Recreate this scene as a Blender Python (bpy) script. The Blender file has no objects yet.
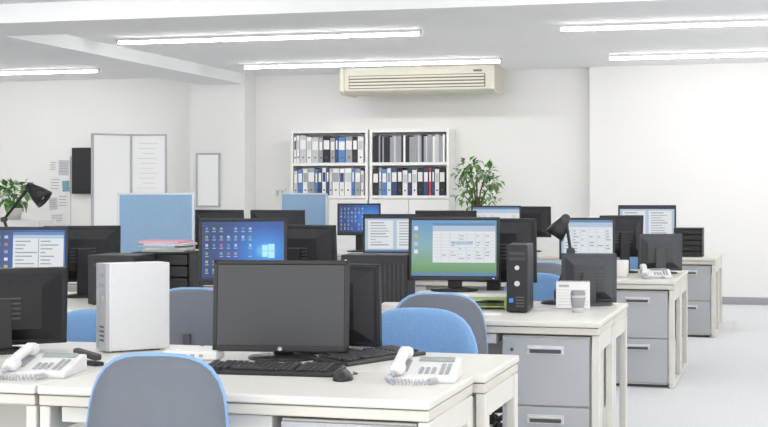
import bpy, bmesh, math, random
from mathutils import Vector, Matrix, Euler
S = bpy.context.scene; COL = S.collection
random.seed(7)
R = math.radians
PI = math.pi
try: S.view_settings.view_transform = 'Standard'
except Exception: pass

# ------------------------------------------------------------------ survey
F = 1450.0; TH = math.atan(0.277); c_, s_ = math.cos(TH), math.sin(TH); CAMZ = 1.27
def AT(px, Y):
    """world X,Y of the plan point seen in column px at room depth Y"""
    d = (px-384)/F
    Z = Y/(d*s_+c_)
    return (Z*(d*c_-s_), Y)

# ------------------------------------------------------------------ materials
MATS = {}
def mat(name, col, rough=.5, metal=0, emit=0, var=.04, scale=30, bump=0, spec=.4):
    m = bpy.data.materials.new(name); m.use_nodes = True
    nt = m.node_tree; n = nt.nodes; b = n['Principled BSDF']
    tc = n.new('ShaderNodeTexCoord'); nz = n.new('ShaderNodeTexNoise'); nz.inputs['Scale'].default_value = scale
    nz.inputs['Detail'].default_value = 3
    nt.links.new(tc.outputs['Object'], nz.inputs['Vector'])
    rp = n.new('ShaderNodeValToRGB')
    rp.color_ramp.elements[0].color = tuple(max(0, x*(1-var)) for x in col)+(1,)
    rp.color_ramp.elements[1].color = tuple(min(1, x*(1+var)) for x in col)+(1,)
    rp.color_ramp.elements[0].position = .3; rp.color_ramp.elements[1].position = .7
    nt.links.new(nz.outputs['Fac'], rp.inputs['Fac'])
    if name.startswith('s_'): b.inputs['Base Color'].default_value = (.015,.015,.017,1)
    else: nt.links.new(rp.outputs['Color'], b.inputs['Base Color'])
    b.inputs['Roughness'].default_value = rough; b.inputs['Metallic'].default_value = metal
    b.inputs['Specular IOR Level'].default_value = spec
    if emit:
        nt.links.new(rp.outputs['Color'], b.inputs['Emission Color']); b.inputs['Emission Strength'].default_value = emit
    if bump:
        bp = n.new('ShaderNodeBump'); bp.inputs['Strength'].default_value = bump; bp.inputs['Distance'].default_value = .004
        nt.links.new(nz.outputs['Fac'], bp.inputs['Height']); nt.links.new(bp.outputs['Normal'], b.inputs['Normal'])
    MATS[name] = m
    return m
def gradmat(name, stops, ctr, scl, strength=.8, kind='SPHERICAL'):
    m = bpy.data.materials.new(name); m.use_nodes = True
    nt = m.node_tree; n = nt.nodes; b = n['Principled BSDF']
    tc = n.new('ShaderNodeTexCoord')
    rp = n.new('ShaderNodeValToRGB')
    while len(rp.color_ramp.elements) < len(stops): rp.color_ramp.elements.new(.5)
    for e, (p, c) in zip(rp.color_ramp.elements, stops): e.position = p; e.color = c+(1,)
    if kind == 'SPHERICAL':
        mp = n.new('ShaderNodeMapping'); g = n.new('ShaderNodeTexGradient'); g.gradient_type = kind
        mp.vector_type = 'TEXTURE'
        mp.inputs['Location'].default_value = ctr; mp.inputs['Scale'].default_value = scl
        nt.links.new(tc.outputs['Object'], mp.inputs['Vector']); nt.links.new(mp.outputs['Vector'], g.inputs['Vector'])
        nt.links.new(g.outputs['Fac'], rp.inputs['Fac'])
    else:   # bottom to top
        sp = n.new('ShaderNodeSeparateXYZ'); mr = n.new('ShaderNodeMapRange')
        nt.links.new(tc.outputs['Object'], sp.inputs['Vector']); nt.links.new(sp.outputs['Z'], mr.inputs['Value'])
        mr.inputs['From Min'].default_value = ctr[0]; mr.inputs['From Max'].default_value = ctr[1]
        nt.links.new(mr.outputs['Result'], rp.inputs['Fac'])
    b.inputs['Base Color'].default_value = (.01,.01,.01,1); b.inputs['Roughness'].default_value = .3
    nt.links.new(rp.outputs['Color'], b.inputs['Emission Color']); b.inputs['Emission Strength'].default_value = strength
    MATS[name] = m
mat('wall', (.88,.872,.855), .85, var=.008, scale=2, spec=.1)
mat('ceil', (.905,.912,.925), .9, var=.008, scale=2, spec=.1)
mat('carpet', (.70,.712,.728), .95, var=.06, scale=60, bump=.35, spec=.05)
mat('base', (.36,.38,.41), .6)
mat('desk_top', (.725,.70,.655), .4, var=.008, scale=4)
mat('desk_edge', (.66,.63,.565), .45, var=.006, scale=4)
mat('desk_body', (.70,.685,.645), .5, var=.004, scale=2)
mat('drawer_grey', (.445,.46,.48), .38, var=.01, scale=4)
mat('drawer_pull', (.70,.715,.73), .3, .3)
mat('groove', (.10,.10,.105), .6)
mat('black', (.018,.018,.020), .35, var=.1)
mat('black_matte', (.024,.025,.028), .55, var=.1)
mat('black_soft', (.05,.052,.056), .55, var=.08)
mat('key', (.03,.03,.033), .5)
mat('screen_off', (.040,.043,.047), .28, var=.02)
mat('grey_panel', (.07,.075,.085), .5, var=.04)
mat('silver', (.60,.61,.63), .35, .6)
mat('frame_grey', (.48,.50,.53), .4)
mat('chrome', (.7,.7,.72), .18, 1)
mat('shell', (.135,.15,.18), .45, var=.03)
mat('shell_dark', (.06,.065,.075), .5)
mat('fabric_blue', (.25,.44,.74), .9, var=.10, scale=180, bump=.25, spec=.1)
mat('white_plastic', (.74,.74,.725), .35, var=.015)
mat('pc_white', (.70,.71,.725), .38, var=.012)
mat('pc_silver', (.44,.455,.48), .35, .2, var=.015)
mat('key_grey', (.34,.36,.39), .5)
mat('lcd', (.30,.35,.33), .25)
mat('paper', (.84,.84,.83), .8, var=.02)
mat('line', (.56,.59,.63), .7)
mat('tube', (1,.995,.98), .5, emit=34, var=0)
mat('fixture', (.87,.87,.87), .5, var=.01)
mat('ac', (.67,.64,.555), .5, var=.02)
mat('ac_dark', (.18,.165,.13), .6)
mat('divider', (.26,.40,.57), .85, var=.06, scale=150, bump=.15, spec=.1)
mat('divider_frame', (.62,.67,.72), .4)
mat('case_white', (.86,.86,.85), .5, var=.01)
mat('board', (.95,.955,.96), .3, var=.005, spec=.5)
mat('leaf', (.085,.23,.055), .5, var=.4, scale=9)
mat('leaf_light', (.19,.37,.12), .5, var=.35, scale=9)
mat('bark', (.16,.11,.07), .8, var=.2)
mat('pot', (.72,.70,.67), .5)
mat('soil', (.05,.035,.025), .95, var=.3)
mat('cup_grey', (.30,.31,.33), .5)
mat('cup_white', (.76,.75,.73), .5)
mat('pink', (.80,.27,.38), .7); mat('folder_green', (.25,.50,.28), .7); mat('folder_blue', (.20,.38,.66), .7)
mat('riser_green', (.40,.54,.17), .5); mat('yellow', (.85,.72,.18), .7)
mat('sticker_blue', (.05,.25,.70), .4)
for nme, cc in dict(b_white=(.84,.84,.83), b_navy=(.045,.075,.19), b_black=(.03,.03,.035), b_blue=(.10,.24,.55), b_grey=(.34,.36,.39),
                    b_green=(.12,.33,.24), b_red=(.50,.06,.06), b_lightgrey=(.58,.60,.62), b_teal=(.15,.36,.45)).items():
    mat(nme, cc, .55, var=.03)
gradmat('wall_blue', [(0,(.004,.035,.17)),(.45,(.008,.10,.40)),(.8,(.02,.25,.75)),(1,(.20,.65,1.0))], (.115,0,.0), (.28,.4,.22), .9)
gradmat('wall_green', [(0,(.10,.27,.10)),(.25,(.20,.42,.22)),(.55,(.25,.47,.52)),(1,(.10,.32,.64))], (-.15,.15), None, .78, 'Z')
mat('s_white', (.86,.88,.90), .4, emit=.80, var=0)
mat('s_pale', (.55,.70,.86), .4, emit=.72, var=.02)
mat('s_ribbon', (.14,.33,.62), .4, emit=.65, var=.02)
mat('s_line', (.38,.48,.58), .4, emit=.65, var=.02)
mat('s_text', (.22,.27,.34), .4, emit=.5, var=.02)
mat('s_bar', (.02,.035,.08), .4, emit=.5, var=.02)
mat('s_cyan', (.42,.80,1.0), .4, emit=1.0, var=.02)
mat('s_yel', (.80,.62,.20), .4, emit=.6, var=.02)
mat('s_red', (.70,.25,.18), .4, emit=.6, var=.02)
mat('s_grn', (.30,.60,.30), .4, emit=.6, var=.02)
mat('led', (.15,.45,1.0), .4, emit=2, var=0)

# ------------------------------------------------------------------ mesh builder
class MB:
    def __init__(s): s.bm = bmesh.new(); s.mats = []
    def mi(s, m):
        if m not in s.mats: s.mats.append(m)
        return s.mats.index(m)
    def merge(s, t, m, M=None, smooth=False):
        i = s.mi(m)
        for f in t.faces: f.material_index = i; f.smooth = smooth
        if M is not None: bmesh.ops.transform(t, matrix=M, verts=t.verts)
        me = bpy.data.meshes.new('tmp'); t.to_mesh(me); s.bm.from_mesh(me); bpy.data.meshes.remove(me); t.free()
        return s
    def box(s, c, sz, m, bev=0, rot=None, seg=2):
        t = bmesh.new(); bmesh.ops.create_cube(t, size=1)
        bmesh.ops.scale(t, vec=Vector(sz), verts=t.verts)
        if bev: bmesh.ops.bevel(t, geom=list(t.edges), offset=min(bev, min(sz)*.49), segments=seg, affect='EDGES', profile=.5)
        M = Matrix.Translation(c)
        if rot: M = M @ Euler(rot).to_matrix().to_4x4()
        return s.merge(t, m, M)
    def bx(s, x0, x1, y0, y1, z0, z1, m, bev=0):
        return s.box(((x0+x1)/2,(y0+y1)/2,(z0+z1)/2), (abs(x1-x0),abs(y1-y0),abs(z1-z0)), m, bev)
    def cyl(s, p0, p1, r0, r1, m, seg=16):
        p0, p1 = Vector(p0), Vector(p1); d = p1-p0
        t = bmesh.new(); bmesh.ops.create_cone(t, cap_ends=True, segments=seg, radius1=r0, radius2=r1, depth=d.length)
        M = Matrix.Translation((p0+p1)/2) @ d.to_track_quat('Z','Y').to_matrix().to_4x4()
        s.merge(t, m, M, False)
        return s
    def lathe(s, prof, m, seg=24, c=(0,0,0), M=None):
        t = bmesh.new(); rings = []
        for r, z in prof:
            rings.append([t.verts.new((r*math.cos(2*PI*k/seg), r*math.sin(2*PI*k/seg), z)) for k in range(seg)] if r > 1e-6 else [t.verts.new((0,0,z))])
        for a, b in zip(rings, rings[1:]):
            for k in range(seg):
                l = (k+1) % seg
                if len(a) == 1 and len(b) == 1: continue
                if len(a) == 1: t.faces.new((a[0], b[k], b[l]))
                elif len(b) == 1: t.faces.new((a[k], a[l], b[0]))
                else: t.faces.new((a[k], a[l], b[l], b[k]))
        MM = Matrix.Translation(c)
        if M is not None: MM = MM @ M
        bmesh.ops.recalc_face_normals(t, faces=t.faces)
        return s.merge(t, m, MM, True)
    def tube(s, pts, r, m, seg=8):
        t = bmesh.new(); pts = [Vector(p) for p in pts]; rings = []
        up = Vector((0,0,1))
        for i, p in enumerate(pts):
            d = (pts[min(i+1,len(pts)-1)]-pts[max(i-1,0)]).normalized()
            u = d.cross(up)
            if u.length < .05: u = d.cross(Vector((0,1,0)))
            u.normalize(); v = d.cross(u)
            rr = r[i] if isinstance(r, (list,tuple)) else r
            rings.append([t.verts.new(p+rr*(math.cos(2*PI*k/seg)*u+math.sin(2*PI*k/seg)*v)) for k in range(seg)])
        for a, b in zip(rings, rings[1:]):
            for k in range(seg): t.faces.new((a[k], a[(k+1)%seg], b[(k+1)%seg], b[k]))
        t.faces.new(rings[0]); t.faces.new(rings[-1])
        bmesh.ops.recalc_face_normals(t, faces=t.faces)
        return s.merge(t, m, None, True)
    def prism(s, pts, x0, x1, m, bev=0):
        """polygon in (y,z) extruded along x"""
        t = bmesh.new()
        a = [t.verts.new((x0,y,z)) for y, z in pts]; b = [t.verts.new((x1,y,z)) for y, z in pts]
        t.faces.new(a); t.faces.new(list(reversed(b))); n = len(pts)
        for k in range(n): t.faces.new((a[k], b[k], b[(k+1)%n], a[(k+1)%n]))
        bmesh.ops.recalc_face_normals(t, faces=t.faces)
        if bev: bmesh.ops.bevel(t, geom=list(t.edges), offset=bev, segments=2, affect='EDGES', profile=.5)
        return s.merge(t, m)
    def pad(s, w, h, t_, m, curve=0, n=4.5, M=None, taper=0, dome=0):
        """pillow slab: rounded rectangle in x,z, thickness in y (front is -y), edges bent towards -y by curve"""
        t = bmesh.new(); A = 40; rs = [0,.3,.55,.75,.88,.95,.985,1.0]
        def pt(r, k, side):
            a = 2*PI*k/A; ca, sa = math.cos(a), math.sin(a)
            q = (abs(ca)**n+abs(sa)**n)**(-1/n)
            x, z = r*q*ca, r*q*sa
            x *= (1-taper*z)
            th = (t_/2)*(max(0, 1-r**8))**.5
            return Vector((x*w/2, side*th - curve*x*x - dome*z*z, z*h/2))
        lay = []
        for r in rs[:-1]: lay.append((r, -1))
        lay.append((1.0, 0))
        for r in reversed(rs[:-1]): lay.append((r, 1))
        rings = []
        for r, sd in lay:
            rings.append([t.verts.new(pt(0,0,sd))] if r == 0 else [t.verts.new(pt(r,k,sd)) for k in range(A)])
        for a, b in zip(rings, rings[1:]):
            for k in range(A):
                l = (k+1) % A
                if len(a) == 1: t.faces.new((a[0], b[l], b[k]))
                elif len(b) == 1: t.faces.new((a[k], a[l], b[0]))
                else: t.faces.new((a[k], a[l], b[l], b[k]))
        bmesh.ops.recalc_face_normals(t, faces=t.faces)
        return s.merge(t, m, M, True)
    def build(s, name, parent=None, loc=(0,0,0), rot=(0,0,0)):
        me = bpy.data.meshes.new(name); s.bm.to_mesh(me); s.bm.free()
        for m in s.mats: me.materials.append(MATS[m])
        o = bpy.data.objects.new(name, me); COL.objects.link(o)
        o.location = loc; o.rotation_euler = rot
        if parent: o.parent = parent
        return o
def tag(o, label=None, cat=None, group=None, kind=None):
    if label: o['label'] = label
    if cat: o['category'] = cat
    if group: o['group'] = group
    if kind: o['kind'] = kind
    return o
def empty(name, label, cat, loc=(0,0,0), rz=0, group=None):
    o = bpy.data.objects.new(name, None); COL.objects.link(o); o.empty_display_size = .1
    o.location = loc; o.rotation_euler = (0,0,rz)
    return tag(o, label, cat, group)
def child_of(name, src, parent, loc):
    o = src.copy(); o.name = name; COL.objects.link(o); o.parent = parent; o.location = loc; return o
def copy_tree(o, parent=None):
    k = o.copy(); COL.objects.link(k); k.parent = parent
    for ch in list(o.children): copy_tree(ch, k)
    return k
PROTO = {}
def place(kind, maker, label, cat, loc, rz=0, group=None):
    if kind not in PROTO:
        o = PROTO[kind] = maker()
    else: o = copy_tree(PROTO[kind])
    for k in ('label','category','group'):
        if k in o: del o[k]
    o.location = loc; o.rotation_euler = (0,0,rz)
    return tag(o, label, cat, group)
def struct(name, mb): return tag(mb.build(name), kind='structure')
ORD = ['first','second','third','fourth','fifth','sixth','seventh','eighth','ninth','tenth','eleventh','twelfth','thirteenth','fourteenth','fifteenth','sixteenth','seventeenth','eighteenth','nineteenth','twentieth','twenty-first','twenty-second','twenty-third','twenty-fourth','twenty-fifth','twenty-sixth','twenty-seventh','twenty-eighth','twenty-ninth','thirtieth','thirty-first','thirty-second','thirty-third','thirty-fourth','thirty-fifth','thirty-sixth','thirty-seventh','thirty-eighth','thirty-ninth','fortieth']

# ------------------------------------------------------------------ the room
CH = 2.75; YB = 17.2; XL, XRW, YF = -11.6, 3.2, -1.6
struct('floor', MB().bx(XL-.2, XRW+.2, YF, YB+.2, -.1, 0, 'carpet'))
struct('ceiling', MB().bx(XL-.2, XRW+.2, YF, YB+.2, CH, CH+.1, 'ceil'))
struct('wall_back', MB().bx(XL-.2, -2.21, YB, YB+.2, 0, CH, 'wall'))
struct('wall_back_right', MB().bx(-2.21, XRW+.2, 17.0, YB+.2, 0, CH, 'wall'))
struct('wall_left', MB().bx(XL-.2, XL, YF, YB, 0, CH, 'wall'))
struct('wall_column', MB().bx(-7.17, -6.44, 16.8, YB, 0, CH, 'wall'))
struct('trim_1', MB().bx(-7.05, -6.47, YF, 16.8, 2.62, CH, 'ceil'))
struct('trim_2', MB().bx(XL, XRW, 10.15, 11.0, 2.60, CH, 'ceil'))
struct('baseboard_back', MB().bx(-2.21, XRW, 16.985, 17.0, 0, .085, 'base', .003))
struct('baseboard_left', MB().bx(-6.44, -2.21, 17.185, 17.2, 0, .085, 'base', .003))
wr = MB()
wr.bx(XRW, XRW+.2, YF, YB, 0, .85, 'wall'); wr.bx(XRW, XRW+.2, YF, YB, 2.4, CH, 'wall')
wy = [(-1.2,2.2),(2.9,6.3),(7.0,10.4),(11.1,16.2)]  # unseen openings, made in this wall to let the world light in
prev = YF
for a, b in wy: wr.bx(XRW, XRW+.2, prev, a, .85, 2.4, 'wall'); prev = b
wr.bx(XRW, XRW+.2, prev, YB, .85, 2.4, 'wall')
struct('wall_right', wr)
for i, (a, b) in enumerate(wy):
    w = MB()
    for y in (a+.03, (a+b)/2, b-.03): w.box((XRW+.1, y, 1.625), (.06,.05,1.55), 'silver')
    for z in (.875, 2.375): w.box((XRW+.1, (a+b)/2, z), (.06,b-a,.05), 'silver')
    struct('added_window_%d' % (i+1), w)  # frames of the unseen windows added for daylight

# ------------------------------------------------------------------ ceiling lights
def ceiling_light():
    r = empty('ceiling_light', None, None)
    MB().prism([(-.055,0),(.055,0),(.040,-.026),(-.040,-.026)], -1.5, 1.5, 'fixture').build('housing', r)
    pts = [(.028,-.026)]+[(.028*math.cos(a), -.030-.022*math.sin(a)) for a in [PI*k/10 for k in range(11)]]+[(-.028,-.026)]
    MB().prism(pts, -1.485, 1.485, 'tube').build('light_diffuser', r)
    for sx in (-1,1): MB().box((sx*1.4925,0,-.034),(.015,.075,.042),'fixture',.004).build('end_cap', r)
    return r
LL = {(-4.68,12.75):'long white ceiling tube light left of centre, in the nearer row',
      (-4.5,15.65):'long white ceiling tube light nearest above the beige air conditioner',
      (-9.33,15.65):'long white ceiling tube light at far left, beyond the lengthwise ceiling beam',
      (-.42,12.75):'long white ceiling tube light at upper right, nearer of the right pair',
      (-.33,15.65):'long white ceiling tube light at right, closest to the bare back wall',
      (-4.9,8.90):'long white ceiling tube light at top edge, before the cross beam',
      (-4.6,6.0):'unseen ceiling tube light added for illumination above the second desk island',  # out of view, added to light the room
      (-4.6,2.6):'unseen ceiling tube light added for illumination above the nearest desks, on the left',  # out of view, added to light the near desks
      (-.5,6.0):'unseen ceiling tube light added for illumination over the aisle by the second desk island',  # out of view, added as extra light over the aisle
      (-.5,8.90):'unseen ceiling tube light added for illumination over the aisle, before the cross beam',  # above the view, added for more light
      (-.5,2.6):'unseen ceiling tube light added for illumination over the aisle beside the nearest desks',  # above the view, added to light the foreground
      (-9.25,12.75):'long white ceiling tube light left of the beam, out of frame'}
for (x, y), l in LL.items():
    place('light', ceiling_light, l, 'ceiling light', (x,y,CH), 0, 'long ceiling tube lights')

# ------------------------------------------------------------------ desks
DW = 1.2; DH = .70
def make_desk(D):
    def mk():
        r = empty('office_desk', None, None)
        w = DW
        MB().box((0,0,DH-.0125),(w-.006,D-.006,.025),'desk_top',.006).build('desktop', r)
        t = MB(); t.box((0,0,DH-.0265),(w-.026,D-.03,.005),'groove'); t.box((0,0,DH-.043),(w-.014,D-.018,.030),'desk_edge',.004); t.build('edge_frame', r)
        for sx in (-1, 1):
            t = MB(); x = sx*(w/2-.0225)
            t.box((x,-D/2+.045,.332),(.034,.06,.616),'desk_body',.005)
            t.box((x,D/2-.045,.332),(.034,.06,.616),'desk_body',.005)
            t.box((x,0,.60),(.022,D-.14,.08),'desk_body',.003)
            t.box((x,0,.0125),(.036,D-.04,.025),'desk_body',.006)
            t.build('side_leg', r)
        MB().box((0,D/2-.045,.44),(w-.09,.018,.38),'desk_body',.003).build('modesty_panel', r)
        dr = MB().box((-.2,-.01,.615),(.66,D-.08,.046),'desk_body',.004).build('pencil_drawer', r)
        hb = MB(); hb.box((-.2,-D/2+.0295,.610),(.30,.004,.022),'drawer_pull',.001); hb.box((-.2,-D/2+.027,.606),(.28,.003,.009),'groove'); hb.build('drawer_handle', dr)
        return r
    return mk
def drawer_unit():
    r = empty('drawer_unit', None, None)
    w, d, h = .396, .50, .612
    b = MB(); b.box((0,0,.02+h/2),(w,d,h),'desk_body',.004); b.box((0,.01,.012),(w-.03,d-.04,.024),'groove'); b.build('cabinet_body', r)
    for z0, z1 in ((.032,.318),(.324,.626)):
        dr = MB().box((0,-d/2-.008,(z0+z1)/2),(w-.006,.018,z1-z0),'drawer_grey',.004).build('drawer', r)
        hz = z1-.055
        hb = MB(); y = -d/2-.019
        hb.box((0,y,hz),(.165,.006,.040),'drawer_pull',.002)
        hb.box((0,y-.004,hz-.006),(.140,.004,.016),'groove'); hb.box((0,y-.009,hz+.009),(.150,.016,.008),'drawer_pull',.002)
        hb.build('drawer_handle', dr)
        if z0 > .2: MB().cyl((-.15,y+.003,hz),(-.15,y-.005,hz),.008,.008,'chrome').build('drawer_lock', dr)
    return r
ISL = [(-.935,-.90,3.85,.60,2,'nearest'),(-.785,-.785,6.39,.60,3,'second'),(-.69,-.69,9.55,.68,5,'third'),(-.585,-.585,13.0,.68,4,'farthest')]
for XR, XR2, Y0, D, n, nm in ISL:
    for i in range(n):
        place('desk%.2f' % D, make_desk(D), 'white office desk, %s from the right aisle, near side of the %s desk island' % (ORD[i], nm), 'desk', (XR-DW/2-i*DW,Y0+D/2,0), 0, 'white office desks in islands')
        place('desk%.2f' % D, make_desk(D), 'white office desk, %s from the right aisle, far side of the %s desk island' % (ORD[i], nm), 'desk', (XR2-DW/2-i*DW,Y0+D*1.5,0), PI, 'white office desks in islands')
    place('pedestal', drawer_unit, 'grey two-drawer unit under the right end of the %s desk island' % nm, 'drawer unit', (XR-.245,Y0+.037+.25,0), 0, 'grey drawer units under the desks')

# ------------------------------------------------------------------ chairs (user looks towards +y)
def make_chair():
    r = empty('office_chair', None, None)
    Mb = Matrix.Translation((-.004,-.217,.635)) @ Euler((R(8),0,PI)).to_matrix().to_4x4()
    MB().pad(.414,.398,.05,'fabric_blue',curve=.045,n=3.4,taper=.09,dome=.015,M=Mb).build('backrest', r)
    Ms = Matrix.Translation((.004,-.245,.632)) @ Euler((R(8),0,PI)).to_matrix().to_4x4()
    MB().pad(.402,.392,.036,'shell',curve=.045,n=3.4,taper=.09,dome=.015,M=Ms).build('back_shell', r)
    Mq = Matrix.Translation((0,.02,.455)) @ Euler((R(90),0,0)).to_matrix().to_4x4()
    MB().pad(.44,.43,.07,'fabric_blue',curve=0,n=4,M=Mq).build('seat', r)
    Mq = Matrix.Translation((0,.02,.417)) @ Euler((R(90),0,0)).to_matrix().to_4x4()
    MB().pad(.42,.41,.03,'shell',n=4,M=Mq).build('seat_shell', r)
    b = MB(); b.tube([(0,.02,.392),(0,-.14,.39),(0,-.235,.42),(0,-.268,.5),(0,-.275,.62)],.018,'shell_dark'); b.box((0,.02,.39),(.16,.18,.03),'shell_dark',.006); b.build('back_bracket', r)
    b = MB(); b.cyl((0,0,.07),(0,0,.24),.028,.028,'black_matte'); b.cyl((0,0,.23),(0,0,.385),.016,.016,'chrome'); b.build('gas_column', r)
    for k in range(5):
        a = 2*PI*k/5-PI/2; ca, sa = math.cos(a), math.sin(a)
        lg = MB().tube([(0,0,.105),(.13*ca,.13*sa,.095),(.24*ca,.24*sa,.075)],[.026,.021,.015],'shell_dark').build('base_leg', r)
        q = MB(); 
        for o_ in (-.014,.014): q.cyl((.24*ca-sa*(o_-.008),.24*sa+ca*(o_-.008),.028),(.24*ca-sa*(o_+.008),.24*sa+ca*(o_+.008),.028),.028,.028,'black_matte',14)
        q.cyl((.24*ca,.24*sa,.03),(.24*ca,.24*sa,.075),.007,.007,'black_matte',8); q.build('caster', lg)
    return r
def chair(x, y, rz, label, sx=1, sz=1):
    o = place('chair', make_chair, label, 'chair', (x,y,0), rz, 'blue and grey office swivel chairs')
    o.scale = (sx,1,sz)
chair(-1.68, 3.86, R(4), 'swivel chair nearest the camera, grey shell towards us, at the nearest desk')
chair(AT(422,5.45)[0], 5.23, R(180), 'blue-fronted swivel chair facing us behind the white telephone with coiled cord', 1.12)
chair(AT(98,5.35)[0], 5.14, R(182), 'blue-fronted swivel chair half hidden behind the white tower computer', .96, .965)
chair(AT(435,6.2)[0], 6.44, R(0), 'grey-shelled swivel chair facing away, in front of the green-wallpaper monitor', 1.08)
chair(-2.68, 6.46, R(5), 'grey-shelled swivel chair facing away, right of the white tower computer', 1.05)
chair(-1.32, 7.76, R(180), 'blue-fronted swivel chair partly seen right of the black slim tower')
chair(-3.50, 7.76, R(180), 'blue-fronted swivel chair barely visible below the blue-icons monitor')
chair(-1.50, 9.45, R(0), 'grey-shelled swivel chair behind the black desk lamp on the third island')
chair(-1.20, 11.1, R(180), 'blue-fronted swivel chair at far side of the third island, by the aisle')
chair(-2.66, 9.5, R(0), 'grey-shelled swivel chair at the third island, second place from the aisle')

# ------------------------------------------------------------------ monitors (screen looks to -y, root on the surface)
def scr(kind, w, h):
    b = MB(); e = 0
    def q(u0, u1, v0, v1, m, lay=1):   # u,v 0..1 from the lower left
        b.box(((u0+u1)/2*w-w/2, -.0006*lay, (v0+v1)/2*h-h/2), ((u1-u0)*w, .0008, (v1-v0)*h), m)
    if kind == 'off': q(0,1,0,1,'screen_off')
    elif kind == 'blue':
        q(0,1,0,1,'wall_blue'); q(0,1,0,.05,'s_bar',2)
        rs = random.Random(3)
        for i in range(7):
            for j in range(6):
                if rs.random() < .85:
                    m = rs.choice(['s_line','s_pale','s_ribbon','s_yel','s_red','s_pale','s_line','s_grn'])
                    q(.045+i*.088,.075+i*.088,.855-j*.14,.90-j*.14,m,2); q(.04+i*.088,.082+i*.088,.822-j*.14,.834-j*.14,'s_pale',2)
        for (u0,u1,v0,v1) in ((.735,.80,.505,.60),(.808,.885,.505,.62),(.735,.80,.40,.495),(.808,.885,.38,.495)): q(u0,u1,v0,v1,'s_cyan',2)
    elif kind == 'green':
        q(0,1,0,1,'wall_green'); q(0,1,0,.055,'s_ribbon',2)
        for j in range(4): q(.03,.075,.82-j*.14,.89-j*.14,['s_white','s_yel','s_pale','s_white'][j],2)
        q(.25,.985,.24,.95,'s_white',2); q(.25,.985,.90,.95,'s_ribbon',3); q(.25,.985,.80,.898,'s_pale',3)
        for j in range(8): q(.26,.97,.74-j*.058,.745-j*.058,'s_pale',3)
        for i in range(6): q(.35+i*.1,.354+i*.1,.26,.78,'s_pale',3)
        rs = random.Random(5)
        for i in range(6):
            for j in range(8):
                if rs.random() < .5: q(.365+i*.1,.365+i*.1+.05*rs.random()+.015,.70-j*.058+.012,.70-j*.058+.026,'s_line',4)
        q(.47,.72,.56,.62,'s_pale',3)
    elif kind == 'sheet':
        q(0,1,0,1,'s_white'); q(0,1,.93,1,'s_ribbon',2); q(0,1,.80,.928,'s_pale',2); q(0,1,0,.05,'s_bar',2)
        for j in range(9): q(.02,.98,.74-j*.08,.748-j*.08,'s_pale',2)
        for i in range(6): q(.05+i*.16,.056+i*.16,.07,.79,'s_pale',2)
        rs = random.Random(8)
        for i in range(6):
            for j in range(8):
                if rs.random() < .5: q(.07+i*.16,.07+i*.16+.08*rs.random()+.03,.675-j*.08+.012,.675-j*.08+.038,'s_line',3)
        q(0,.05,.07,.79,'s_pale',3)
    elif kind == 'pages':
        q(0,1,0,1,'s_pale'); q(0,1,.93,1,'s_bar',2); q(0,1,0,.05,'s_ribbon',2)
        for u in (.05,.53):
            q(u,u+.42,.08,.88,'s_white',2); rs = random.Random(int(u*100))
            for k in range(9): q(u+.04,u+.12+.24*rs.random(),.80-k*.078,.822-k*.078,'s_text' if k % 4 == 0 else 's_line',3)
    else:   # page beside a list
        q(0,1,0,1,'wall_blue'); q(.34,.98,.05,.95,'s_white',2); q(.34,.98,.89,.95,'s_ribbon',3); q(.34,.98,.82,.888,'s_pale',3)
        rs = random.Random(9)
        for k in range(9):
            q(.37,.42+.2*rs.random()+.05,.75-k*.076,.775-k*.076,'s_line',3); q(.69,.74+.2*rs.random(),.75-k*.076,.775-k*.076,'s_line',3)
        q(.66,.67,.06,.82,'s_line',3)
        for j in range(5):
            for i in range(3): q(.03+i*.1,.075+i*.1,.82-j*.15,.88-j*.15,['s_white','s_yel','s_pale','s_red','s_line'][(j+i) % 5],2)
    return b
def monitor(kind, w, h, lift, label, loc, rz, logo=False, shade='black', tilt=4, group='desktop monitors'):
    key = 'mon%s%.2f%.2f%.2f%s%d' % (kind, w, h, lift, shade, logo)
    def mk():
        r = empty('monitor', None, None)
        b = MB(); bw = .016
        zc = lift+h/2
        b.box((0,0,h/2-bw/2),(w,.022,bw),shade,.004); b.box((0,0,-h/2+.011),(w,.022,.022),shade,.004)
        for sx in (-1,1): b.box((sx*(w/2-bw/2),0,0),(bw,.022,h),shade,.004)
        b.box((0,.008,0),(w-.012,.014,h-.012),shade,.004)
        t = bmesh.new(); bmesh.ops.create_cube(t, size=1)
        for v in t.verts:
            k = 1 if v.co.y < 0 else .62
            v.co = Vector((v.co.x*(w-.03)*k, .012 if v.co.y < 0 else .048, v.co.z*(h-.03)*k))
        b.merge(t, shade)
        hs = b.build('housing', r, (0,0,zc), (R(-tilt),0,0))
        scr(kind, w-2*bw, h-bw-.022).build('screen', hs, (0,-.0085,.003))
        gb = MB()
        for k in range(5): gb.box((0,.049,.035-.018*k),(.14,.002,.006),'groove')
        gb.build('vent_slots', hs)
        if logo:
            MB().lathe([(0,0),(.0075,0),(.0075,.0012),(.0055,.0012),(.0055,.0006),(0,.0006)],'silver',20,M=Euler((PI/2,0,0)).to_matrix().to_4x4()).build('emblem', hs, (0,-.011,-h/2+.011))
        MB().box((w/2-.03,-.0112,-h/2+.011),(.008,.001,.004),'led' if kind != 'off' else 'black_soft').build('power_light', hs)
        MB().prism([(.045,.015),(.075,.015),(.07,zc+.03),(.048,zc+.03)],-.035,.035,shade,.004).build('stand_neck', r)
        MB().lathe([(0,0),(.115,0),(.12,.004),(.118,.010),(.05,.018),(0,.018)],shade,32,M=Matrix.Diagonal((1,.80,1,1))).build('stand_base', r, (0,.03,0))
        return r
    return place(key, mk, label, 'monitor', loc, rz, group)
def at(px, Y, z=DH): x, y = AT(px, Y); return (x, y, z)

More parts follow.
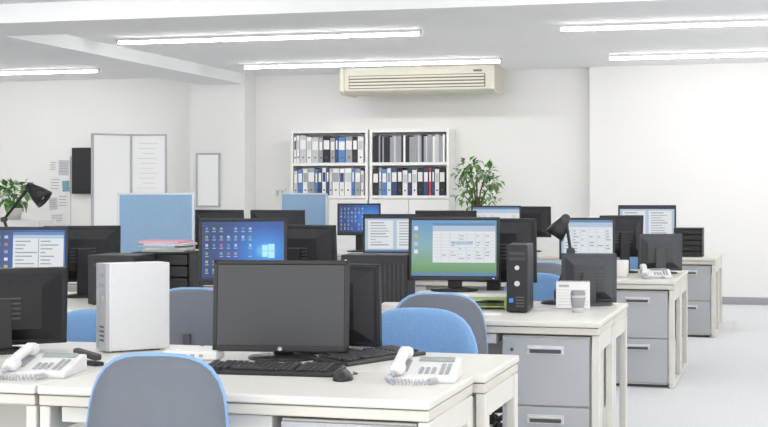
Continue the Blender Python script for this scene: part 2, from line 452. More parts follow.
# nearest island
monitor('off',.47,.312,.028,'black monitor with dark screen facing us behind the black keyboard',at(281,4.68),R(9),logo=True)
monitor('off',.40,.295,.022,'black monitor seen from behind, just right of the dark nearest screen',at(330,4.985),R(172),shade='black_matte',tilt=2)
monitor('off',.50,.28,.02,'dark monitor turned away at an angle, cut off by the left edge',at(-2,4.66),R(222),shade='black')
# second island
monitor('green',.455,.315,.055,'monitor with green wallpaper and spreadsheet window, standing on the green-legged riser',at(454,7.05,.78),R(8))
monitor('blue',.45,.34,.10,'monitor with blue wallpaper full of icons, above the grey-shelled chair',at(243,6.95),R(20),tilt=6)
monitor('doc',.46,.30,.09,'monitor showing white document page beside blue strip at the far left edge',at(26,6.95),R(12))
monitor('off',.42,.31,.08,'black monitor seen from behind, right of the document screen at left',at(82,7.25),R(215),shade='black_matte')
monitor('off',.44,.31,.09,'black monitor seen from behind, right of the blue-icons monitor',at(300,7.36),R(170),shade='black_matte')
monitor('off',.42,.33,.11,'black monitor seen from behind, between green-wallpaper monitor and desk lamp',at(497,7.38),R(175),shade='black_matte')
monitor('off',.28,.25,.012,'small charcoal monitor seen from behind, at right end of the second island',at(589,7.42),R(188),shade='grey_panel',tilt=2)
# third island
monitor('pages',.46,.29,.13,'monitor with pale document pages left of the green-wallpaper monitor, third island',at(395,10.0),R(14))
monitor('sheet',.38,.29,.11,'monitor with pale table screen just right of the black desk lamp',at(587,10.0),R(8))
monitor('off',.34,.30,.11,'black monitor seen from behind, right of the pale screen behind lamp',at(621,10.48),R(212),shade='black_matte')
monitor('off',.46,.31,.13,'black monitor seen from behind, directly above the blue-icons monitor, third island',at(218,10.52),R(172),shade='black_matte')
monitor('off',.44,.31,.13,'black monitor seen from behind, below the small farther blue divider',at(278,10.52),R(180),shade='black_matte')
monitor('off',.46,.31,.13,'black monitor seen from behind, above and behind the green-wallpaper monitor',at(446,10.52),R(185),shade='black_matte')
monitor('off',.31,.26,.02,'small charcoal monitor seen from behind, at right end of the third island',at(660,10.45),R(190),shade='grey_panel',tilt=2)
# farthest island
monitor('blue',.42,.31,.16,'smaller distant monitor with blue desktop, below the left bookcase',at(359,13.45),R(14))
monitor('sheet',.47,.31,.14,'distant monitor with pale screen below the potted ficus',at(496,13.45),R(10))
monitor('off',.42,.30,.14,'distant black monitor seen from behind, right of pale screen below ficus',at(530,14.0),R(175),shade='black_matte')
monitor('pages',.52,.33,.13,'distant monitor with white document pages beside the far black drawer rack, right',at(647,13.35),R(6))

# ------------------------------------------------------------------ keyboard, mouse
def keyboard():
    r = empty('keyboard', None, None)
    MB().prism([(-.075,0),(.075,0),(.075,.022),(.06,.024),(-.07,.014),(-.075,.010)],-.22,.22,'black',.003).build('keyboard_body', r)
    k1 = MB().box((0,0,0),(.0165,.0165,.008),'key',.002).build('key', r, (-.2,-.052,.0185), (R(4.4),0,0))
    MB().box((0,0,0),(.11,.0165,.008),'key',.002).build('space_key', r, (-.06,-.052,.0185), (R(4.4),0,0))
    first = True
    for row in range(6):
        y = -.052+row*.0205; z = .0185+row*.00155
        xs = [-.2+.0195*i for i in range(15)]+[.105+.0195*i for i in range(5)]
        for i, x in enumerate(xs):
            if row == 0 and 4 <= i <= 9: continue
            if row == 5 and i in (1,6,11): continue
            if first: first = False; continue
            child_of('key', k1, r, (x,y,z))
    return r
place('keyboard', keyboard, 'black full-size keyboard in front of the dark nearest monitor', 'keyboard', at(272,4.335), R(3), 'black keyboards')
place('keyboard', keyboard, 'black keyboard lying askew right of the dark nearest monitor', 'keyboard', at(371,4.78), R(68), 'black keyboards')
def mouse():
    r = empty('computer_mouse', None, None)
    b = MB(); b.lathe([(0,.034),(.35,.032),(.7,.024),(.92,.012),(1,.004),(.97,0),(0,0)],'black',24,M=Matrix.Diagonal((.031,.055,1,1))); b.build('mouse_body', r)
    MB().cyl((-.003,.028,.027),(.003,.028,.027),.009,.009,'black_soft',14).build('scroll_wheel', r)
    MB().tube([(0,.053,.006),(.005,.10,.003),(.02,.13,.003),(.0,.17,.003)],.002,'black',6).build('mouse_cable', r)
    return r
place('mouse', mouse, 'black computer mouse right of the black keyboard', 'mouse', at(343,4.23), R(6))

# ------------------------------------------------------------------ telephones
def telephone():
    r = empty('telephone', None, None)
    body = MB(); body.prism([(-.105,0),(.105,0),(.105,.050),(.09,.054),(-.095,.019),(-.105,.012)],-.105,.105,'white_plastic',.004); body.build('phone_body', r)
    sl = math.atan2(.035,.185)
    def on(x, y, dz=0): return (x, y, .019+(y+.095)*.035/.185+dz)
    hs = MB(); 
    hs.box((0,0,.025),(.036,.19,.019),'white_plastic',.008,seg=3)
    hs.box((0,.080,.014),(.046,.056,.030),'white_plastic',.011,seg=3); hs.box((0,-.080,.014),(.046,.056,.030),'white_plastic',.011,seg=3)
    hs.build('handset', r, on(-.072,0,.002), (sl,0,0))
    MB().box((0,0,0),(.052,.11,.003),'key_grey').build('handset_cradle', r, on(-.072,0,.0), (sl,0,0))
    kb = MB().box((0,0,0),(.012,.010,.005),'key_grey',.002).build('key', r, on(-.005,-.07,.002), (sl,0,0))
    for i in range(3):
        for j in range(4):
            if i or j: child_of('key', kb, r, on(-.005+i*.019,-.07+j*.0165,.002))
    kw = MB().box((0,0,0),(.012,.007,.004),'key_grey',.0015).build('line_key', r, on(.058,-.075,.002), (sl,0,0))
    for i in range(2):
        for j in range(8):
            if i or j: child_of('line_key', kw, r, on(.058+i*.018,-.075+j*.0135,.002))
    MB().box((0,0,0),(.11,.034,.006),'lcd',.002).build('display', r, on(.03,.065,.003), (sl,0,0))
    pts = []
    base = [Vector(p) for p in ((-.075,-.108,.032),(-.095,-.128,.014),(-.075,-.165,.0105),(-.02,-.172,.0105),(.035,-.150,.0105),(.05,-.118,.011))]
    N = 300
    for k in range(N+1):
        u = k/N*(len(base)-1); i = min(int(u), len(base)-2); p = base[i].lerp(base[i+1], u-i); d = (base[i+1]-base[i]).normalized()
        a = k/N*2*PI*25; sd = d.cross(Vector((0,0,1))).normalized(); up = sd.cross(d)
        pts.append(p+.0080*(math.cos(a)*sd+math.sin(a)*up))
    MB().tube(pts,.0021,'line',5).build('coiled_cord', r)
    return r
def phone(label, loc, rz): place('phone', telephone, label, 'telephone', loc, rz, 'white desk telephones')
phone('white telephone with coiled cord right of the nearest monitor', at(425,4.33), R(6))
phone('white telephone on the left of the nearest desk row, cut by frame edge', at(44,4.12), R(8))
phone('white telephone at right end of the third desk island', at(655,9.9), R(10))

# ------------------------------------------------------------------ computers
def tower(w, d, h, m, front, style):
    def mk():
        r = empty('computer_tower', None, None)
        bv = .0015 if style == 'white' else .005
        b = MB(); b.bx(-w/2,w/2,-d/2+.012,d/2,.006,h,m,bv)
        for sx in (-1,1):
            for y in (-d/2+.05, d/2-.05): b.box((sx*(w/2-.02),y,.0035),(.02,.03,.007),'groove')
        b.build('case', r)
        fb = MB().bx(-w/2,w/2,-d/2,-d/2+.014,.006,h,front,.002 if style == 'white' else .004).build('front_panel', r)
        y = -d/2-.001
        if style == 'white':
            MB().bx(-w/2+.010,-w/2+.024,y,y+.004,.015,h-.012,'key_grey').build('vent_strip', fb)
            for zz in (h-.05, h-.085): MB().bx(-w/2+.032,w/2-.012,y,y+.003,zz,zz+.014,'key_grey').build('disc_slot', fb)
            MB().cyl((.012,y+.003,h-.125),(.012,y-.003,h-.125),.010,.010,'silver').build('power_button', fb)
            g = MB()
            for k in range(4): g.bx(-w/2+.035,w/2-.02,y,y+.003,.04+.016*k,.047+.016*k,'groove')
            g.build('port_row', fb)
            MB().bx(w/2-.001,w/2+.0025,-d/2+.02,d/2-.006,.012,h-.006,m,.0008).build('side_panel', r)
        elif style == 'wide':
            x0 = w/2-.13
            n = max(5, int((w/2-x0)/.022)); g = MB()
            for k in range(n):
                x = x0+.02+(w/2-x0-.04)*k/(n-1); g.bx(x-.004,x+.004,y-.004,y+.004,.03,h-.04,'black_soft',.001)
            g.build('vent_ribs', fb)
            MB().cyl((-w/2+.025,y+.003,h-.03),(-w/2+.025,y-.003,h-.03),.008,.008,'silver').build('power_button', fb)
            MB().bx(-w/2+.03,w/2-.16,y-.002,y+.003,h-.07,h-.05,'black_soft',.001).build('disc_slot', fb)
        elif style == 'plain':
            MB().bx(-w/2+.03,w/2-.03,y-.002,y+.003,h-.06,h-.042,'black_soft',.001).build('disc_slot', fb)
            MB().cyl((w/2-.03,y+.003,h-.09),(w/2-.03,y-.003,h-.09),.009,.009,'silver').build('power_button', fb)
            g = MB()
            for k in range(3): g.bx(-w/2+.03,w/2-.03,y-.001,y+.003,.03+.018*k,.036+.018*k,'black_soft')
            g.build('vent_slots', fb)
        else:
            MB().bx(-w/2+.012,w/2-.012,y-.001,y+.003,h-.05,h-.035,'black_soft').build('disc_slot', fb)
            MB().bx(-w/2+.012,w/2-.012,y-.001,y+.003,h-.075,h-.06,'black_soft').build('disc_slot', fb)
            MB().cyl((0,y+.003,h-.11),(0,y-.003,h-.11),.011,.011,'silver').build('power_button', fb)
            MB().cyl((0,y+.003,h-.185),(0,y-.003,h-.185),.013,.013,'silver').build('round_emblem', fb)
            MB().bx(-w/2+.012,-w/2+.032,y-.001,y+.003,.05,.07,'sticker_blue').build('sticker', fb)
            g = MB()
            for k in range(4): g.bx(-.006,.034,y-.001,y+.003,.03+.014*k,.036+.014*k,'groove')
            g.build('port_row', fb)
        return r
    return mk
def comp(key, w, d, h, m, fr, st, label, px, Yf, rz, z=DH):
    x, y = AT(px, Yf)
    place(key, tower(w,d,h,m,fr,st), label, 'computer', (x, y+d/2, z), rz, 'computer cases on desks')
comp('wt',.095,.245,.318,'pc_white','pc_silver','white','white tower computer standing left of the dark nearest monitor',118,4.70,R(-42))
comp('bt',.10,.28,.325,'black','black','slim','slim black tower computer beside the green-wallpaper monitor, round silver button',515,6.80,R(4))
comp('wide',.335,.28,.26,'black_matte','black_matte','wide','wide black computer case with ridged right end, behind the nearest dark monitor',371,6.95,R(6))
comp('plain',.25,.30,.255,'black_matte','black_matte','plain','solid black computer case left of the drawer rack carrying folders',109,6.70,R(4))

# ------------------------------------------------------------------ small things on desks
def riser():
    r = empty('monitor_riser', None, None)
    MB().box((0,0,.071),(.46,.22,.018),'white_plastic',.004).build('riser_top', r)
    for sx in (-1,1):
        b = MB(); b.bx(sx*.215-.006,sx*.215+.006,-.105,-.09,0,.062,'riser_green',.002); b.bx(sx*.215-.006,sx*.215+.006,.09,.105,0,.062,'riser_green',.002); b.bx(sx*.215-.006,sx*.215+.006,-.105,.105,0,.012,'riser_green',.002); b.build('riser_leg', r)
    MB().bx(-.21,.21,-.107,-.096,.048,.062,'riser_green',.002).build('crossbar', r)
    MB().bx(-.205,.205,-.10,.09,.012,.018,'riser_green',.002).build('lower_tray', r)
    return r
x, y = AT(464, 7.04)
place('riser', riser, 'white monitor riser with lime green legs under the green-wallpaper monitor', 'monitor riser', (x,y,DH), R(6))
def cup():
    r = empty('paper_cup', None, None)
    MB().lathe([(0,0),(.026,0),(.034,.085),(.033,.085),(.026,.004),(0,.004)],'cup_white',28).build('cup_body', r)
    MB().lathe([(.0285,.022),(.0345,.072),(.0355,.072),(.0292,.022)],'cup_grey',28).build('cup_sleeve', r)
    MB().lathe([(.036,.083),(.037,.088),(.034,.09),(.033,.102),(.030,.104),(0,.102)],'cup_grey',28).build('cup_lid', r)
    return r
place('cup', cup, 'lidded paper cup with grey sleeve in front of the white desk calendar', 'cup', at(578,6.93), 0)
def calendar():
    r = empty('desk_calendar', None, None)
    MB().box((0,-.022,.068),(.165,.004,.135),'paper',0,(R(-17),0,0)).build('front_page', r)
    MB().box((0,.022,.068),(.165,.004,.135),'cup_grey',0,(R(17),0,0)).build('back_board', r)
    b = MB()
    for k in range(12): b.cyl((-.075+.0136*k,-.012,.134),(-.075+.0136*k,.012,.134),.004,.004,'silver',8)
    b.build('ring_binding', r)
    g = MB()
    for k in range(6):
        z = .022+.014*k; g.box((0,-.0449+.3057*z,z),(.145,.0012,.0016),'drawer_grey',0,(R(-17),0,0))
    g.box((-.045,-.0449+.3057*.112,.112),(.05,.0012,.012),'drawer_grey',0,(R(-17),0,0))
    g.build('printed_grid', r)
    return r
x, y = AT(573, 7.14)
place('cal', calendar, 'white standing desk calendar behind the lidded paper cup', 'calendar', (x,y,DH), R(8))
def desk_lamp(p1, p2, k, ang, ka):
    def mk():
        r = empty('desk_lamp', None, None)
        MB().lathe([(0,0),(.075,0),(.078,.006),(.07,.018),(.02,.024),(0,.024)],'black',28).build('lamp_base', r)
        MB().cyl((0,0,.02),(0,0,.07),.010,.010,'black').build('post', r)
        a = MB()
        for o in (-.013,.013): a.cyl((0,o,.06),(p1[0],o,p1[2]),.005*ka,.005*ka,'black',8)
        a.build('lower_arm', r)
        a = MB()
        for o in (-.013,.013): a.cyl((p1[0],o,p1[2]),(p2[0],o,p2[2]),.005*ka,.005*ka,'black',8)
        a.build('upper_arm', r)
        for p in (p1,p2): MB().cyl((p[0],-.018*ka,p[2]),(p[0],.018*ka,p[2]),.014*ka,.014*ka,'black_soft').build('joint', r)
        MB().cyl((p1[0]*.3+.012,0,.06+(p1[2]-.06)*.3),(p1[0]*.8+.012,0,.06+(p1[2]-.06)*.8),.006,.006,'silver',8).build('spring', r)
        M = Euler((0,R(ang),0)).to_matrix().to_4x4() @ Matrix.Scale(k,4)
        sg = -1 if ang > 0 else 1
        sh = MB().lathe([(.012,.05),(.024,.045),(.032,.01),(.046,-.03),(.058,-.085),(.055,-.085),(.043,-.03),(.028,.008),(.0,.03)],'black',28,M=M).build('lamp_shade', r, (p2[0]+sg*.018*k,0,p2[2]-.028*k))
        MB().lathe([(0,-.075),(.018,-.065),(.024,-.045),(.014,-.02),(0,-.01)],'white_plastic',16,M=M).build('bulb', sh)
        return r
    return mk
place('lampR', desk_lamp((.075,0,.27),(.05,0,.44),.92,34,1.6), 'black articulated desk lamp rising between slim tower and pale screen', 'desk lamp', at(556,7.42), R(10))
place('lampL', desk_lamp((-.10,0,.36),(.12,0,.63),1.4,-52,1.5), 'black articulated desk lamp at far left beside the small potted plant', 'desk lamp', at(16,10.3), R(8))
def drawer_rack(w, n):
    def mk():
        r = empty('drawer_rack', None, None); H = .257; hh = (H-.012)/n
        b = MB()
        for sx in (-1,1): b.bx(sx*w/2-.005,sx*w/2+.005,-.14,.14,0,H,'black_matte',.002)
        b.bx(-w/2,w/2,.13,.14,0,H,'black_matte'); b.bx(-w/2-.005,w/2+.005,-.14,.14,H-.009,H,'black_matte',.003); b.bx(-w/2,w/2,-.14,.14,0,.004,'black_matte'); b.build('rack_frame', r)
        for k in range(n):
            z = .006+k*hh
            t = MB(); t.bx(-w/2+.008,w/2-.008,-.135,.128,z,z+.004,'black_soft'); t.bx(-w/2+.008,w/2-.008,-.146,-.138,z,z+hh-.006,'black',.002)
            tr = t.build('drawer', r)
            MB().bx(-.03,.03,-.152,-.146,z+hh*.35,z+hh*.35+.008,'black_soft',.002).build('drawer_pull', tr)
            MB().bx(-w/2+.02,w/2-.02,-.13,.12,z+.005,z+.02,'paper').build('sheets', tr)
        return r
    return mk
rx, ry = AT(168, 7.20)
place('rack', drawer_rack(.31,4), 'wide black drawer rack carrying a pile of folders', 'drawer rack', (rx,ry,DH), R(8))
place('drack', drawer_rack(.24,5), 'black drawer rack at the right end of the farthest island', 'drawer rack', at(689,13.3), R(0))
z = DH+.2575
for nm, m, lab, t, dx, rz in (('folder','folder_green','green folder at the bottom of the pile on the drawer rack',.010,0,8),('folder','paper','white folder just above the green folder on the drawer rack',.012,.01,12),('folder','folder_blue','blue folder in the middle of the pile on the drawer rack',.010,-.02,-4),('folder','paper','white folder right under the pink folder on the drawer rack',.012,.012,6),('folder','pink','pink folder on the top of the pile on the drawer rack',.012,-.015,3)):
    f = empty(nm, lab, 'folder', (rx+dx,ry,z), R(rz), 'folders piled on the drawer rack')
    b = MB(); b.bx(-.12,.12,-.105,.10,0,.0016,m); b.bx(-.12,.12,-.105,.10,t-.0016,t,m); b.bx(-.12,.12,.098,.10,0,t,m); b.build('cover', f)
    MB().bx(-.112,.112,-.10,.097,.002,t-.002,'paper').build('sheets', f)
    z += t+.0004
def papers(label, loc, rz, n=1, m='paper'):
    f = MB()
    for k in range(n): f.box((0,0,.0012+.0022*k),(.21,.15,.002),m,0,(0,0,R(random.uniform(-5,5))))
    tag(f.build('paper_stack', None, loc, (0,0,rz)), label, 'papers')
def mug():
    r = empty('mug', None, None)
    MB().lathe([(0,0),(.040,0),(.045,.008),(.045,.115),(.041,.115),(.040,.01),(0,.01)],'cup_white',28).build('mug_body', r)
    MB().tube([(.043,0,.09),(.07,0,.092),(.078,0,.06),(.068,0,.03),(.043,0,.028)],.006,'cup_white',8).build('mug_handle', r)
    return r
place('mug', mug, 'plain white mug left of the telephone on the third island', 'mug', at(622,9.9), R(200))
tag(MB().box((0,0,.004),(.075,.075,.008),'yellow',.001).build('sticky_note_pad', None, at(398,6.74), (0,0,.2)), 'yellow sticky note pad on the second island left of the green-legged riser', 'sticky notes')
papers('loose white papers in front of the green-legged riser on the second island', at(478,6.66), R(12), 3)
papers('stack of white papers left of the green-legged riser on the second island', at(404,6.86), R(8), 14)
def adapter():
    r = empty('network_box', None, None)
    MB().box((0,0,.0165),(.19,.12,.033),'white_plastic',.008).build('box_case', r)
    b = MB()
    for k in range(4): b.box((-.05+.03*k,-.0602,.016),(.014,.001,.010),'key_grey')
    b.build('port', r)
    return r
place('net', adapter, 'low flat white network box right of the white tower computer', 'network box', at(194,4.64), R(8))
def stapler():
    r = empty('stapler', None, None)
    MB().box((0,0,.007),(.035,.14,.014),'black',.004).build('stapler_base', r)
    MB().box((0,.005,.034),(.03,.135,.022),'black_soft',.007,(R(5),0,0)).build('stapler_arm', r)
    return r
place('stapler', stapler, 'black stapler on the desk between left telephone and white tower', 'stapler', at(88,4.38), R(60))

# dividers
def divider(w):
    def mk():
        r = empty('desk_divider', None, None)
        MB().box((0,0,.29),(w-.03,.022,.53),'divider').build('fabric_panel', r)
        b = MB()
        for sx in (-1,1): b.box((sx*(w/2-.0075),0,.285),(.018,.03,.57),'divider_frame',.004)
        b.box((0,0,.5625),(w,.03,.015),'divider_frame',.004); b.box((0,0,.0175),(w,.03,.015),'divider_frame',.004); b.build('divider_frame', r)
        for sx in (-1,1): MB().box((sx*(w/2-.06),0,.005),(.04,.14,.010),'divider_frame',.003).build('foot', r)
        return r
    return mk
place('div1', divider(.62), 'larger blue fabric desk divider standing in front of the whiteboard', 'desk divider', at(156,10.23), R(3))
place('div2', divider(.48), 'smaller blue fabric desk divider standing below the left bookcase', 'desk divider', at(304,13.68), R(3))

# ------------------------------------------------------------------ bookcases and binders
SH = [1.24,1.64]; TOP = 2.04
def bookcase(w):
    def mk():
        r = empty('bookcase', None, None); d = .33
        for sx in (-1,1): MB().bx(sx*w/2-sx*.034,sx*w/2,-d/2,d/2,0,TOP,'case_white',.002).build('side_panel', r)
        MB().bx(-w/2+.034,w/2-.034,d/2-.01,d/2,.0,TOP,'case_white').build('back_panel', r)
        for zz in (.09,.66)+tuple(SH)+(TOP,): MB().bx(-w/2+.034,w/2-.034,-d/2,d/2-.01,zz-.038,zz,'case_white',.002).build('shelf', r)
        MB().bx(-w/2+.034,w/2-.034,-d/2+.02,-d/2+.03,0,.052,'case_white').build('plinth', r)
        for sx in (-1,1):
            dr = MB().bx(sx*.003,sx*(w/2-.002),-d/2-.018,-d/2-.001,.06,1.195,'case_white',.003).build('cabinet_door', r)
            MB().bx(sx*.03-.006,sx*.03+.006,-d/2-.035,-d/2-.018,.75,.87,'silver',.002).build('door_handle', dr)
        return r
    return mk
bcs = [(-5.37,'left'),(-4.36,'right')]
BW = .99
def binder(t, h, m, label, loc, group, cat='binder'):
    r = empty('ring_binder', label, cat, loc, 0, group)
    d = .23
    b = MB(); b.bx(-t/2,t/2,-d/2,-d/2+.003,0,h,m,.001); b.bx(-t/2,-t/2+.003,-d/2,d/2,0,h,m); b.bx(t/2-.003,t/2,-d/2,d/2,0,h,m); b.build('cover', r)
    MB().bx(-t/2+.004,t/2-.004,-d/2+.004,d/2-.008,.005,h-.014,'paper').build('sheets', r)
    lm = 'paper' if m != 'b_white' else random.choice(['b_lightgrey','b_lightgrey','b_grey','b_navy'])
    MB().bx(-t/2+.008,t/2-.008,-d/2-.001,-d/2+.001,h*.5,h*.84,lm).build('spine_label', r)
    if t > .03: MB().cyl((0,-d/2-.001,h*.2),(0,-d/2+.002,h*.2),min(.011,t*.3),min(.011,t*.3),'groove',12).build('finger_hole', r)
    return r
CN = dict(b_white='white',b_navy='navy',b_black='black',b_blue='blue',b_grey='grey',b_green='green',b_red='red',b_lightgrey='pale grey',b_teal='teal')
pal = {('left',1):['b_white','b_white','b_lightgrey','b_white','b_lightgrey','b_grey','b_black','b_grey','b_navy','b_blue','b_grey','b_black','b_white','b_navy','b_white','b_blue','b_grey'],
       ('left',0):['b_lightgrey','b_blue','b_white','b_grey','b_blue','b_navy','b_white','b_navy','b_lightgrey','b_white','b_white','b_white','b_blue','b_grey','b_white','b_navy'],
       ('right',0):['b_black','b_grey','b_blue','b_white','b_navy','b_black','b_white','b_navy','b_white','b_black','b_navy','b_red','b_navy','b_white','b_black','b_red']}
sn = {1:'top',0:'second'}
for bx_, side in bcs:
    place('bookcase', bookcase(BW), 'white open bookcase, %s one of the pair on the back wall' % side, 'bookcase', (bx_,17.03,0), 0, 'white bookcases on the back wall')
    for sh in (1,0):
        x = bx_-BW/2+.04; xe = bx_+BW/2-.04; k = 0
        if (side, sh) == ('right',1):
            while True:
                t = random.uniform(.017,.026); h = random.uniform(.30,.335)
                if x+t > xe or k >= 40: break
                m = random.choice(['b_grey','b_grey','b_lightgrey','b_black','b_grey','b_white'])
                r = empty('file_booklet', '%s booklet, %s from the left on top shelf of the right bookcase' % (CN[m], ORD[k]), 'booklet', (x+t/2,16.99,SH[sh]), 0, 'booklets on the top shelf of the right bookcase')
                b = MB(); b.bx(-t/2,-t/2+.002,-.115,.1,0,h,m); b.bx(t/2-.002,t/2,-.115,.1,0,h,m); b.bx(-t/2,t/2,-.117,-.115,0,h,m); b.build('cover', r)
                MB().bx(-t/2+.003,t/2-.003,-.112,.097,.004,h-.006,'paper').build('pages', r)
                x += t+.002; k += 1
            continue
        p = pal[(side,sh)]
        while True:
            t = random.choice([.036,.05,.062,.072,.088]); h = random.uniform(.30,.338)
            if x+t > xe: break
            m = p[k % len(p)]
            binder(t,h,m,'%s binder, %s from the left on %s shelf of the %s bookcase' % (CN[m], ORD[k], sn[sh], side),(x+t/2,16.99,SH[sh]),'binders on the %s shelf of the %s bookcase' % (sn[sh], side))
            x += t+.003; k += 1

# ------------------------------------------------------------------ plants
def leaves(bm, centre, rad, n, L, m, rs):
    t = bmesh.new()
    for _ in range(n):
        while True:
            p = Vector((rs.uniform(-1,1),rs.uniform(-1,1),rs.uniform(-1,1)))
            if .15 < p.length < 1: break
        pos = Vector(centre)+Vector((p.x*rad[0],p.y*rad[1],p.z*rad[2]))
        d = (p+Vector((rs.uniform(-.6,.6),rs.uniform(-.6,.6),rs.uniform(-.7,.4)))).normalized()
        sd = d.cross(Vector((rs.uniform(-.3,.3),rs.uniform(-.3,.3),1))).normalized(); nn = sd.cross(d)
        l = L*rs.uniform(.7,1.2); w = l*.24
        a = t.verts.new(pos); b = t.verts.new(pos+d*l*.45+sd*w+nn*.01); c = t.verts.new(pos+d*l-nn*l*.15); e = t.verts.new(pos+d*l*.45-sd*w+nn*.01); q = t.verts.new(pos+d*l*.5)
        t.faces.new((a,b,q)); t.faces.new((b,c,q)); t.faces.new((c,e,q)); t.faces.new((e,a,q))
    bm.merge(t, m)
def ficus():
    rs = random.Random(2); r = empty('potted_ficus', None, None)
    MB().lathe([(0,0),(.13,0),(.17,.30),(.18,.32),(.165,.32),(.155,.28),(0,.28)],'pot',28).build('pot', r)
    MB().lathe([(0,.283),(.153,.283),(.150,.29),(0,.295)],'soil',24).build('soil', r)
    b = MB(); b.tube([(0,0,.28),(.02,.01,.6),(-.01,0,.95),(.01,0,1.2)],[.022,.018,.014,.012],'bark')
    tips = [(-.18,.05,1.50),(.11,0,1.50),(.18,.05,1.40),(-.10,.06,1.58),(.02,-.1,1.48),(-.15,-.06,1.25),(.14,.02,1.22)]
    for p in tips: b.tube([(0,0,1.0),(p[0]*.4,p[1]*.4,1.0+(p[2]-1.0)*.6),p],[.012,.009,.005],'bark',6)
    b.build('stem', r)
    f = MB()
    for i, p in enumerate(tips): leaves(f, p, (.10,.10,.09), 29, .10, 'leaf' if i % 2 else 'leaf_light', rs)
    leaves(f, (0,0,1.3), (.18,.15,.22), 48, .10, 'leaf', rs)
    f.build('foliage', r)
    return r
place('ficus', ficus, 'leafy green potted ficus standing right of the bookcases', 'potted plant', at(477,16.55,0), 0)
cx, cy = AT(14, 15.5)
r = empty('storage_cabinet', 'low white storage cabinet under the small plant at far left', 'cabinet', (cx,cy,0))
MB().bx(-.45,.45,-.2,.2,.04,.95,'case_white',.004).build('cabinet_body', r); MB().bx(-.43,.43,-.18,.18,0,.04,'groove').build('plinth', r)
for sx in (-1,1):
    d = MB().bx(sx*.225-.218,sx*.225+.218,-.216,-.2,.06,.935,'case_white',.003).build('cabinet_door', r)
    MB().bx(sx*.03-.006,sx*.03+.006,-.23,-.215,.5,.62,'silver',.002).build('door_handle', d)
def small_plant():
    rs = random.Random(6); r = empty('potted_plant', None, None)
    MB().lathe([(0,0),(.075,0),(.10,.13),(.105,.14),(.095,.14),(.09,.12),(0,.12)],'pot',24).build('pot', r)
    MB().lathe([(0,.122),(.089,.122),(0,.128)],'soil',20).build('soil', r)
    b = MB()
    for k in range(6): b.tube([(0,0,.12),(.05*math.cos(k),.05*math.sin(k),.25),(.12*math.cos(k),.12*math.sin(k),.34)],[.006,.005,.003],'leaf',6)
    b.build('stem', r)
    f = MB(); leaves(f,(0,0,.32),(.22,.2,.16),90,.13,'leaf',rs); leaves(f,(0,0,.28),(.2,.2,.14),50,.12,'leaf_light',rs); f.build('foliage', r)
    return r
place('splant', small_plant, 'small leafy potted plant at far left beside black desk lamp', 'potted plant', (cx,cy,.95), 0)

# ------------------------------------------------------------------ things on and near the back walls
r = empty('air_conditioner', 'beige ceiling-hung air conditioner above the bookcases', 'air conditioner', (-4.15,16.65,0))
MB().prism([(-.26,2.475),(-.20,2.445),(.26,2.445),(.30,2.52),(.30,CH-.002),(-.26,CH-.002)],-.88,.88,'ac',.008).build('housing', r)
for sx in (-1,1): MB().prism([(-.275,2.47),(-.21,2.43),(.27,2.43),(.31,2.52),(.31,CH-.003),(-.275,CH-.003)],sx*.88+(0 if sx > 0 else -.05),sx*.88+(.05 if sx > 0 else 0),'ac',.006).build('end_cap', r)
gl = MB().bx(-.82,.82,-.268,-.258,2.495,2.65,'ac_dark').build('air_outlet', r)
for k in range(4): MB().box((0,-.274,2.516+.038*k),(1.62,.012,.022),'ac',.003).build('louver', gl)
MB().bx(.68,.78,-.265,-.259,2.672,2.695,'ac_dark').build('control_panel', r)

wx, wy_ = AT(131, 14.8)
r = empty('whiteboard', 'freestanding two-panel whiteboard behind the larger blue divider', 'whiteboard', (wx,wy_,0), R(14))
for sx, ang, w in ((1, 0, .40), (-1, 34, .46)):
    rot = (0,0,R(ang)); M = Euler(rot).to_matrix()
    def P(x, y, z): return tuple(M @ Vector((x,y,z)))
    pn = MB().box(P(sx*w/2,0,1.26),(w-.02,.03,1.29),'board',.002,rot).build('board_panel', r)
    b = MB()
    for u in (.009, w-.009): b.box(P(sx*u,0,1.26),(.018,.05,1.33),'frame_grey',.004,rot)
    for zz in (.60,1.915): b.box(P(sx*w/2,0,zz),(w,.05,.018),'frame_grey',.004,rot)
    b.build('board_frame', r)
    if sx > 0:
        g = MB()
        for k in range(10): g.box(P(sx*w/2-.02*(k % 2),-.0155,1.82-.055*k),(.22-.04*(k % 3),.001,.004),'line',0,rot)
        g.build('marker_lines', pn)
    lg = MB(); lg.box(P(sx*(w-.02),.03,.36),(.03,.02,.58),'silver',.004,rot); lg.box(P(sx*(w-.02),.0,.075),(.035,.44,.03),'silver',.004,rot); l = lg.build('stand_leg', r)
    for y in (-.2,.2): MB().cyl(P(sx*(w-.02)-.012,y,.03),P(sx*(w-.02)+.012,y,.03),.03,.03,'black_matte',16).build('caster', l)

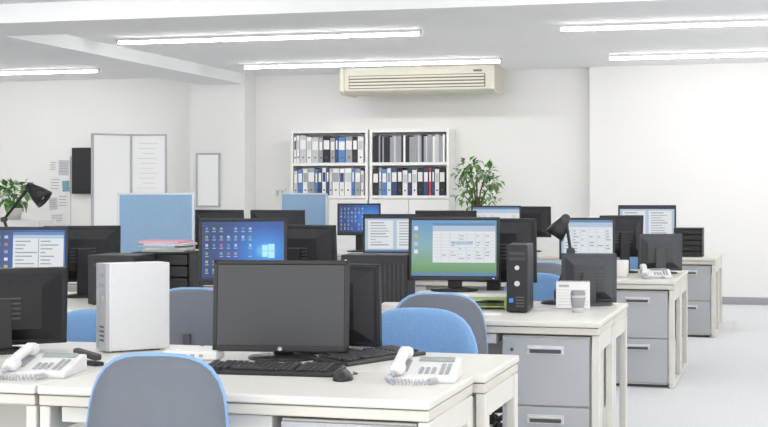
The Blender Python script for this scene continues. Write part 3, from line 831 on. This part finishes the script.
x, y = AT(83, 17.15)
r = empty('wall_display', 'tall black panel mounted on the wall left of whiteboard', 'display panel', (x,17.15,1.56))
MB().box((0,0,0),(.30,.05,.60),'black',.006).build('panel_frame', r); MB().box((0,-.026,0),(.27,.004,.56),'black_matte').build('panel_face', r); MB().box((0,.035,0),(.12,.03,.2),'black_soft').build('wall_bracket', r)
x, y = AT(59, 17.17)
r = empty('notice_board', 'narrow wall notice rack with papers left of the black panel', 'notice board', (x,17.185,1.30))
MB().box((0,0,0),(.32,.026,.90),'fixture',.004).build('rack_back', r)
rs = random.Random(12)
for k, (dx, dz, w, h, m) in enumerate(((-.08,.32,.11,.16,'paper'),(.07,.30,.15,.20,'b_lightgrey'),(-.05,.08,.16,.22,'paper'),(.10,.06,.10,.14,'b_teal'),(-.08,-.17,.12,.16,'b_lightgrey'),(.06,-.14,.15,.21,'paper'),(-.02,-.36,.22,.13,'paper'))):
    a = R(rs.uniform(-5,5))
    b = MB(); b.box((0,0,0),(w,.004,h),m)
    for j in range(4): b.box((-.01*(j % 2),-.003,h*.3-h*.18*j),(w*.7,.001,.008),'key_grey')
    b.build('pinned_sheet', r, (dx,-.016-.0006*k,dz), (0,a,0))
x, y = AT(208, 16.78)
r = empty('framed_panel', 'small blank white framed board hanging on the column', 'framed board', (x,16.787,1.43))
MB().box((0,0,0),(.28,.012,.63),'board').build('board_panel', r)
b = MB()
for sx in (-1,1): b.box((sx*.148,-.002,0),(.02,.02,.67),'drawer_grey',.003)
for sz in (-1,1): b.box((0,-.002,sz*.325),(.316,.02,.02),'drawer_grey',.003)
b.build('board_frame', r)
x, y = AT(280, 17.18)
r = empty('wall_switch', 'small white wall switch box left of the bookcases', 'wall switch', (x,17.188,1.27))
MB().box((0,0,0),(.15,.022,.12),'fixture',.004).build('cover_plate', r)
for sx in (-1,1): MB().box((sx*.03,-.013,0),(.04,.006,.07),'b_lightgrey',.002).build('rocker', r)

# ------------------------------------------------------------------ light, world, camera
w = bpy.data.worlds.new('World'); S.world = w; w.use_nodes = True
bg = w.node_tree.nodes['Background']; bg.inputs['Color'].default_value = (1,.99,.98,1); bg.inputs['Strength'].default_value = 2.85
cam = bpy.data.cameras.new('Camera'); co = bpy.data.objects.new('Camera', cam); COL.objects.link(co)
co.location = (0,0,CAMZ); co.rotation_euler = (PI/2,0,TH)
cam.sensor_width = 36; cam.lens = 36*F/768; cam.shift_y = -(213.5-193)/768; cam.clip_end = 100
S.camera = co
